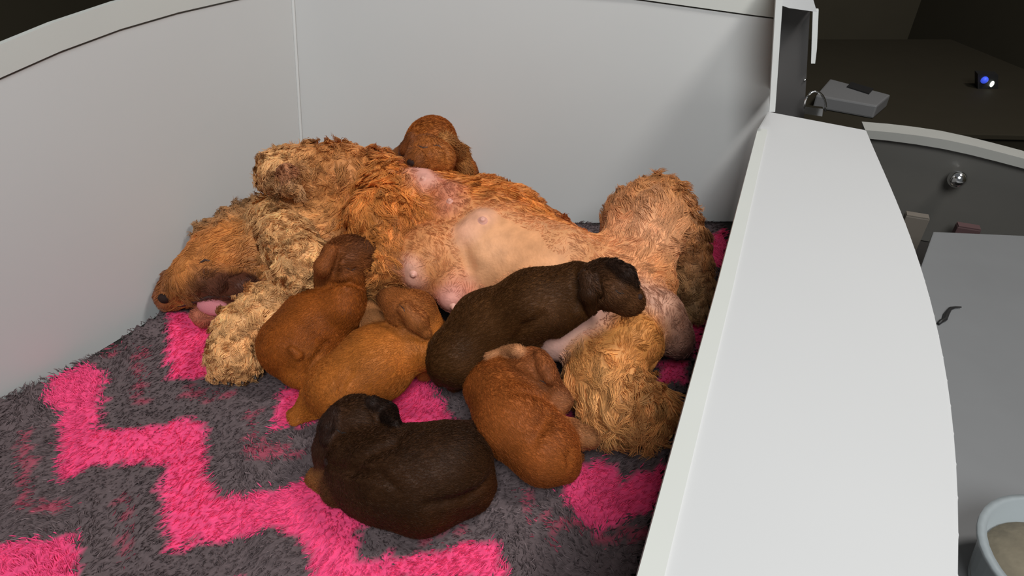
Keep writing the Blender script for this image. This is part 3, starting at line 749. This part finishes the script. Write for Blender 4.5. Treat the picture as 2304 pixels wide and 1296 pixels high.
# ---- puppies
LITTER = 'nursing litter of spaniel puppies'
def puppy(prims, label, seed, n=11000):
    a = Animal('puppy', prims, label, 0.0026, M_pup, seed, 0.010, relax=1, hair=dict(n=int(n*2.5), segs=1, lift=0.16, cv=0.10, wm=0.8, jit=0.2, full=0.006), hair_mat=M_fuzz, hair_name='fuzz')
    a.root['group'] = LITTER
    return a
BR = (0.31, 0.078, 0.011); BR2 = (0.45, 0.135, 0.022); DK = (0.082, 0.031, 0.009); DK2 = (0.046, 0.018, 0.007); RD = (0.355, 0.096, 0.020)
MZ = (0.13, 0.045, 0.017); DBR = (0.21, 0.062, 0.017); EAR = (0.27, 0.078, 0.02)
kw = dict(hl=0.0065, w=0.0007)
def paw(prs, u, v, z, r, du, dv, col):
    """three little toes side by side at a foot"""
    L = math.hypot(du, dv); px_, py_ = -dv/L, du/L
    for s_ in (-0.62, 0.0, 0.62):
        prs.append(cap((u+px_*s_*r, v+py_*s_*r, z, r*0.42), (u+px_*s_*r+du, v+py_*s_*r+dv, z*0.8, r*0.36), col, 0.003, 0.003, 0, None, .0006))
# left brown pup against the foreleg
A = chain([(768, 688, .105, 54), (712, 728, .088, 72), (660, 775, .068, 70)], BR, k=0.022, **kw)
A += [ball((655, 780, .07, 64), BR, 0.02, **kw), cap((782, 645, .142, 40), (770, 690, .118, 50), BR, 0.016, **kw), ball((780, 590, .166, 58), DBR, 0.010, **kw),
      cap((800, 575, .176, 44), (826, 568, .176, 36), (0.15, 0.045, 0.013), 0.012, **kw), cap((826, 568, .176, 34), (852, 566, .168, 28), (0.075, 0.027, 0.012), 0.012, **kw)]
A += [cap((690, 800, .06, 48), (672, 838, .045, 32), BR2, 0.016, **kw), cap((672, 838, .042, 26), (694, 862, .03, 19), BR2, 0.010, **kw), cap((694, 862, .025, 17), (712, 874, .02, 15), BR2, 0.008, **kw)]
A += [cap((775, 730, .075, 32), (752, 782, .052, 21), DBR, 0.012, **kw)]
paw(A, 706, 870, .02, 17, 9, 11, BR2)
lay(A, [(746, 566), (730, 600), (722, 640)], [15, 21, 15], EAR, 0.004, -0.004)
carve(A, [(762, 572), (752, 610), (742, 646)], 6)
carve(A, [(706, 660), (745, 640), (790, 634), (820, 648)], 7)
carve(A, [(778, 602), (792, 608), (806, 602)], 4, 0.002)
carve(A, [(812, 590), (834, 582), (850, 572)], 4, 0.003)
lay(A, [(672, 800), (656, 786)], [10, 7], (0.32, 0.085, 0.014), 0.004, -0.004)
carve(A, [(735, 770), (718, 800), (700, 818)], 9, 0.006)
pa = puppy(A, 'smooth brown puppy beside the curly foreleg, head under the chest hair', 11)
pa.line('eyelid', [(778, 602), (792, 608), (806, 602)], 0.0012, M_lip)
# ginger pup in the middle
B = chain([(912, 772, .085, 58), (850, 815, .07, 78), (775, 868, .055, 72)], BR2, k=0.022, **kw)
B += [ball((760, 875, .055, 66), BR2, 0.02, **kw), cap((950, 790, .085, 44), (955, 742, .10, 44), BR2, 0.016, **kw), ball((928, 708, .122, 56), (0.34, 0.105, 0.024), 0.010, **kw),
      cap((905, 694, .138, 40), (886, 678, .142, 30), (0.30, 0.09, 0.022), 0.010, **kw), cap((884, 678, .14, 26), (868, 672, .14, 20), MZ, 0.008, **kw)]
B += [cap((752, 880, .045, 48), (705, 905, .032, 30), BR2, 0.015, **kw), cap((700, 880, .03, 22), (690, 920, .022, 20), BR2, 0.008, **kw), cap((705, 914, .027, 25), (668, 936, .018, 19), BR2, 0.010, **kw)]
B += [cap((840, 875, .04, 40), (775, 915, .03, 24), BR2, 0.012, **kw), cap((972, 800, .07, 30), (955, 836, .04, 20), (0.30, 0.09, 0.024), 0.010, **kw)]
B += [cap((845, 735, .09, 34), (830, 700, .10, 22), (0.46, 0.19, 0.07), 0.008, **kw)]
paw(B, 668, 936, .018, 20, -14, 5, BR2)
lay(B, [(912, 694), (938, 722), (958, 750)], [17, 24, 13], (0.36, 0.115, 0.03), 0.004, -0.003)
carve(B, [(886, 716), (915, 742), (945, 764), (968, 768)], 6)
carve(B, [(930, 690), (962, 718), (978, 750)], 5)
carve(B, [(896, 684), (908, 694), (914, 706)], 3.5, 0.002)
carve(B, [(840, 735), (870, 728), (900, 740)], 5)
carve(B, [(790, 836), (770, 862), (764, 900)], 5, 0.008)
pb = puppy(B, 'ginger puppy in the middle with hind foot stretched to the left', 12)
pb.line('eyelid', [(896, 684), (908, 694), (914, 706)], 0.0012, M_lip)
# dark pup lying up the belly
Cc = chain([(1030, 800, .085, 62), (1095, 735, .115, 74), (1200, 685, .16, 72), (1295, 652, .185, 62)], DK, k=0.022, **kw)
Cc += [ball((1025, 805, .085, 62), DK, 0.02, **kw), ball((1360, 640, .205, 58), DK2, 0.012, **kw), cap((1385, 655, .21, 44), (1410, 672, .20, 36), (0.10, 0.04, 0.016), 0.010, **kw), cap((1408, 674, .197, 30), (1424, 682, .19, 25), (0.24, 0.09, 0.03), 0.010, **kw)]
Cc += [cap((1240, 705, .165, 36), (1190, 752, .13, 24), (0.105, 0.042, 0.016), 0.012, **kw), cap((1300, 690, .175, 34), (1255, 738, .14, 20), DK, 0.010, **kw), cap((1190, 752, .13, 20), (1205, 768, .12, 15), (0.12, 0.05, 0.02), 0.006, **kw)]
Cc += [cap((1010, 825, .06, 44), (1022, 858, .035, 22), DK, 0.012, **kw), cap((968, 800, .06, 26), (990, 852, .03, 15), DK, 0.010, **kw)]
paw(Cc, 1010, 856, .03, 16, -4, 8, (0.34, 0.19, 0.06))
lay(Cc, [(1382, 596), (1408, 618), (1428, 640)], [16, 22, 12], (0.026, 0.012, 0.007), 0.004, -0.003)
lay(Cc, [(1318, 622), (1326, 660), (1332, 695)], [16, 22, 14], DK2, 0.004, -0.003)
carve(Cc, [(1345, 618), (1352, 660), (1350, 700)], 6)
carve(Cc, [(1285, 600), (1300, 640), (1300, 690)], 5, 0.008)
carve(Cc, [(1384, 652), (1394, 660), (1406, 660)], 3.5, 0.002)
carve(Cc, [(1410, 706), (1424, 700), (1436, 690)], 3.5, 0.003)
carve(Cc, [(1150, 770), (1180, 735), (1220, 710)], 6, 0.008)
pc = puppy(Cc, 'dark brown puppy stretched across the pale belly of the mother', 13, n=13000)
pc.blob('nose', 1440, 668, (.005, .0045, .004), M_nose); pc.line('eyelid', [(1384, 652), (1394, 660), (1406, 660)], 0.0012, M_black)
# red brown pup, lower right
D = chain([(1112, 872, .065, 68), (1160, 945, .065, 82), (1222, 1008, .055, 72)], RD, k=0.022, **kw)
D += [ball((1225, 1012, .055, 70), RD, 0.02, **kw), cap((1135, 850, .085, 54), (1180, 850, .092, 52), RD, 0.014, **kw), ball((1192, 838, .10, 56), (0.30, 0.09, 0.026), 0.008, **kw),
      cap((1222, 862, .098, 40), (1250, 888, .085, 27), (0.22, 0.068, 0.022), 0.010, **kw)]
D += [cap((1235, 1030, .05, 50), (1270, 1050, .035, 32), RD, 0.014, **kw), cap((1272, 1050, .032, 24), (1300, 1030, .026, 13), (0.40, 0.135, 0.045), 0.008, **kw)]
D += [cap((1235, 975, .055, 46), (1290, 975, .042, 30), (0.42, 0.145, 0.045), 0.012, **kw), cap((1290, 972, .055, 27), (1325, 985, .057, 23), (0.46, 0.19, 0.075), 0.008, **kw)]
D += [cap((1215, 905, .075, 32), (1264, 904, .085, 23), (0.34, 0.12, 0.045), 0.008, **kw)]
paw(D, 1322, 988, .055, 21, 2, 18, (0.46, 0.19, 0.075)); paw(D, 1264, 903, .085, 21, 16, 8, (0.42, 0.17, 0.075))
lay(D, [(1165, 792), (1135, 794), (1100, 802)], [17, 17, 10], (0.50, 0.21, 0.09), 0.003, -0.004)
lay(D, [(1214, 800), (1228, 828), (1236, 852)], [14, 20, 14], (0.27, 0.08, 0.024), 0.003, -0.003)
carve(D, [(1100, 816), (1135, 822), (1180, 846), (1225, 872)], 6)
carve(D, [(1110, 806), (1140, 804), (1168, 806)], 5, 0.003)
carve(D, [(1150, 880), (1200, 882), (1240, 905)], 4, 0.008)
carve(D, [(1230, 930), (1215, 960), (1200, 990)], 5, 0.010)
carve(D, [(1282, 1010), (1278, 1030), (1282, 1046)], 6, 0.004)
carve(D, [(1208, 855), (1222, 858), (1232, 866)], 3.5, 0.002)
pd = puppy(D, 'red brown puppy curled beside the feathered hind leg of the mother', 14)
pd.line('eyelid', [(1208, 855), (1222, 858), (1232, 866)], 0.0012, M_lip)
# darkest pup in front
E = chain([(808, 1035, .060, 72), (880, 1062, .062, 96), (945, 1070, .062, 102), (1005, 1050, .060, 98)], DK2, k=0.02, **kw)
E += chain([(850, 1115, .040, 58), (950, 1128, .042, 66), (1050, 1098, .042, 60)], (0.070, 0.020, 0.005), k=0.016, **kw)
E += [ball((802, 955, .072, 66), DK2, 0.014, **kw), cap((765, 975, .07, 50), (745, 1010, .055, 38), (0.045, 0.018, 0.010), 0.014, **kw), cap((748, 1008, .052, 36), (738, 1036, .042, 28), (0.105, 0.038, 0.021), 0.010, **kw)]
E += [cap((830, 1085, .055, 56), (765, 1098, .035, 38), (0.085, 0.031, 0.016), 0.014, **kw), cap((765, 1098, .032, 34), (715, 1076, .022, 24), (0.28, 0.105, 0.032), 0.010, **kw)]
E += [cap((860, 1110, .05, 56), (805, 1130, .03, 28), (0.060, 0.022, 0.010), 0.012, **kw)]
E += [cap((1060, 1050, .05, 50), (1085, 1090, .035, 26), DK2, 0.012, **kw), cap((1000, 990, .055, 42), (1055, 990, .05, 42), (0.055, 0.021, 0.010), 0.015, **kw), ball((1010, 1045, .08, 80), DK2, 0.02, **kw)]
paw(E, 706, 1074, .02, 20, -10, -5, (0.34, 0.13, 0.036))
lay(E, [(838, 908), (868, 930), (890, 956)], [18, 26, 13], (0.018, 0.009, 0.006), 0.003, -0.003)
lay(E, [(752, 922), (738, 958), (732, 990)], [12, 18, 12], (0.026, 0.011, 0.007), 0.003, -0.003)
carve(E, [(820, 912), (846, 944), (884, 972)], 6)
carve(E, [(905, 962), (880, 1000), (850, 1012), (790, 1050)], 6, 0.012)
carve(E, [(757, 966), (768, 974), (780, 974)], 4, 0.002)
carve(E, [(742, 1046), (790, 1060), (850, 1066), (890, 1100)], 6, 0.008)
carve(E, [(1100, 1080), (1050, 1120), (960, 1135)], 5, 0.012)
pe = puppy(E, 'darkest brown puppy lying alone in front on pink and grey rug', 15, n=13000)
pe.blob('nose', 734, 1040, (.006, .005, .004), M_nose); pe.line('eyelid', [(757, 966), (768, 974), (780, 974)], 0.0012, M_black)
# pup behind the chest, head up against the back wall
BR = (0.38, 0.108, 0.020)
T = [ball((968, 328, .235, 58), BR, 0.012, **kw), ball((978, 308, .245, 42), BR, 0.02, **kw), cap((960, 344, .252, 42), (946, 360, .252, 33), (0.34, 0.10, 0.022), 0.010, **kw), cap((940, 362, .252, 26), (930, 368, .248, 21), (0.10, 0.034, 0.013), 0.008, **kw),
     ball((986, 356, .245, 38), (0.42, 0.135, 0.03), 0.010, **kw)]
T += chain([(985, 350, .20, 50), (1000, 385, .15, 62), (1000, 420, .09, 70)], BR, k=0.02, **kw)
T += [cap((925, 345, .205, 28), (900, 358, .19, 24), (0.30, 0.10, 0.03), 0.008, **kw), cap((1040, 385, .17, 34), (1040, 410, .12, 40), BR, 0.012, **kw)]
lay(T, [(1004, 318), (1030, 348), (1046, 378)], [18, 24, 16], (0.42, 0.17, 0.05), 0.004, -0.003, hl=0.014, w=0.0012, curl=0.002)
lay(T, [(926, 310), (914, 335), (908, 350)], [12, 15, 11], DBR, 0.004, 0.0)
carve(T, [(1000, 330), (1006, 352), (1008, 376)], 6)
carve(T, [(938, 326), (952, 331), (964, 330)], 6, 0.005); carve(T, [(974, 326), (986, 326), (996, 334)], 5, 0.005)
carve(T, [(918, 374), (940, 386), (966, 380), (980, 366)], 4, 0.004)
carve(T, [(946, 330), (964, 344), (972, 372)], 4, 0.008)
pt = puppy(T, 'brown puppy peeping over the chest of the mother by the back wall', 16)
pt.blob('nose', 924, 366, (.008, .006, .005), M_nose); pt.line('eyelid', [(938, 327), (952, 332), (964, 331)], 0.0014, M_lip); pt.line('eyelid', [(974, 327), (986, 327), (996, 335)], 0.0012, M_lip)
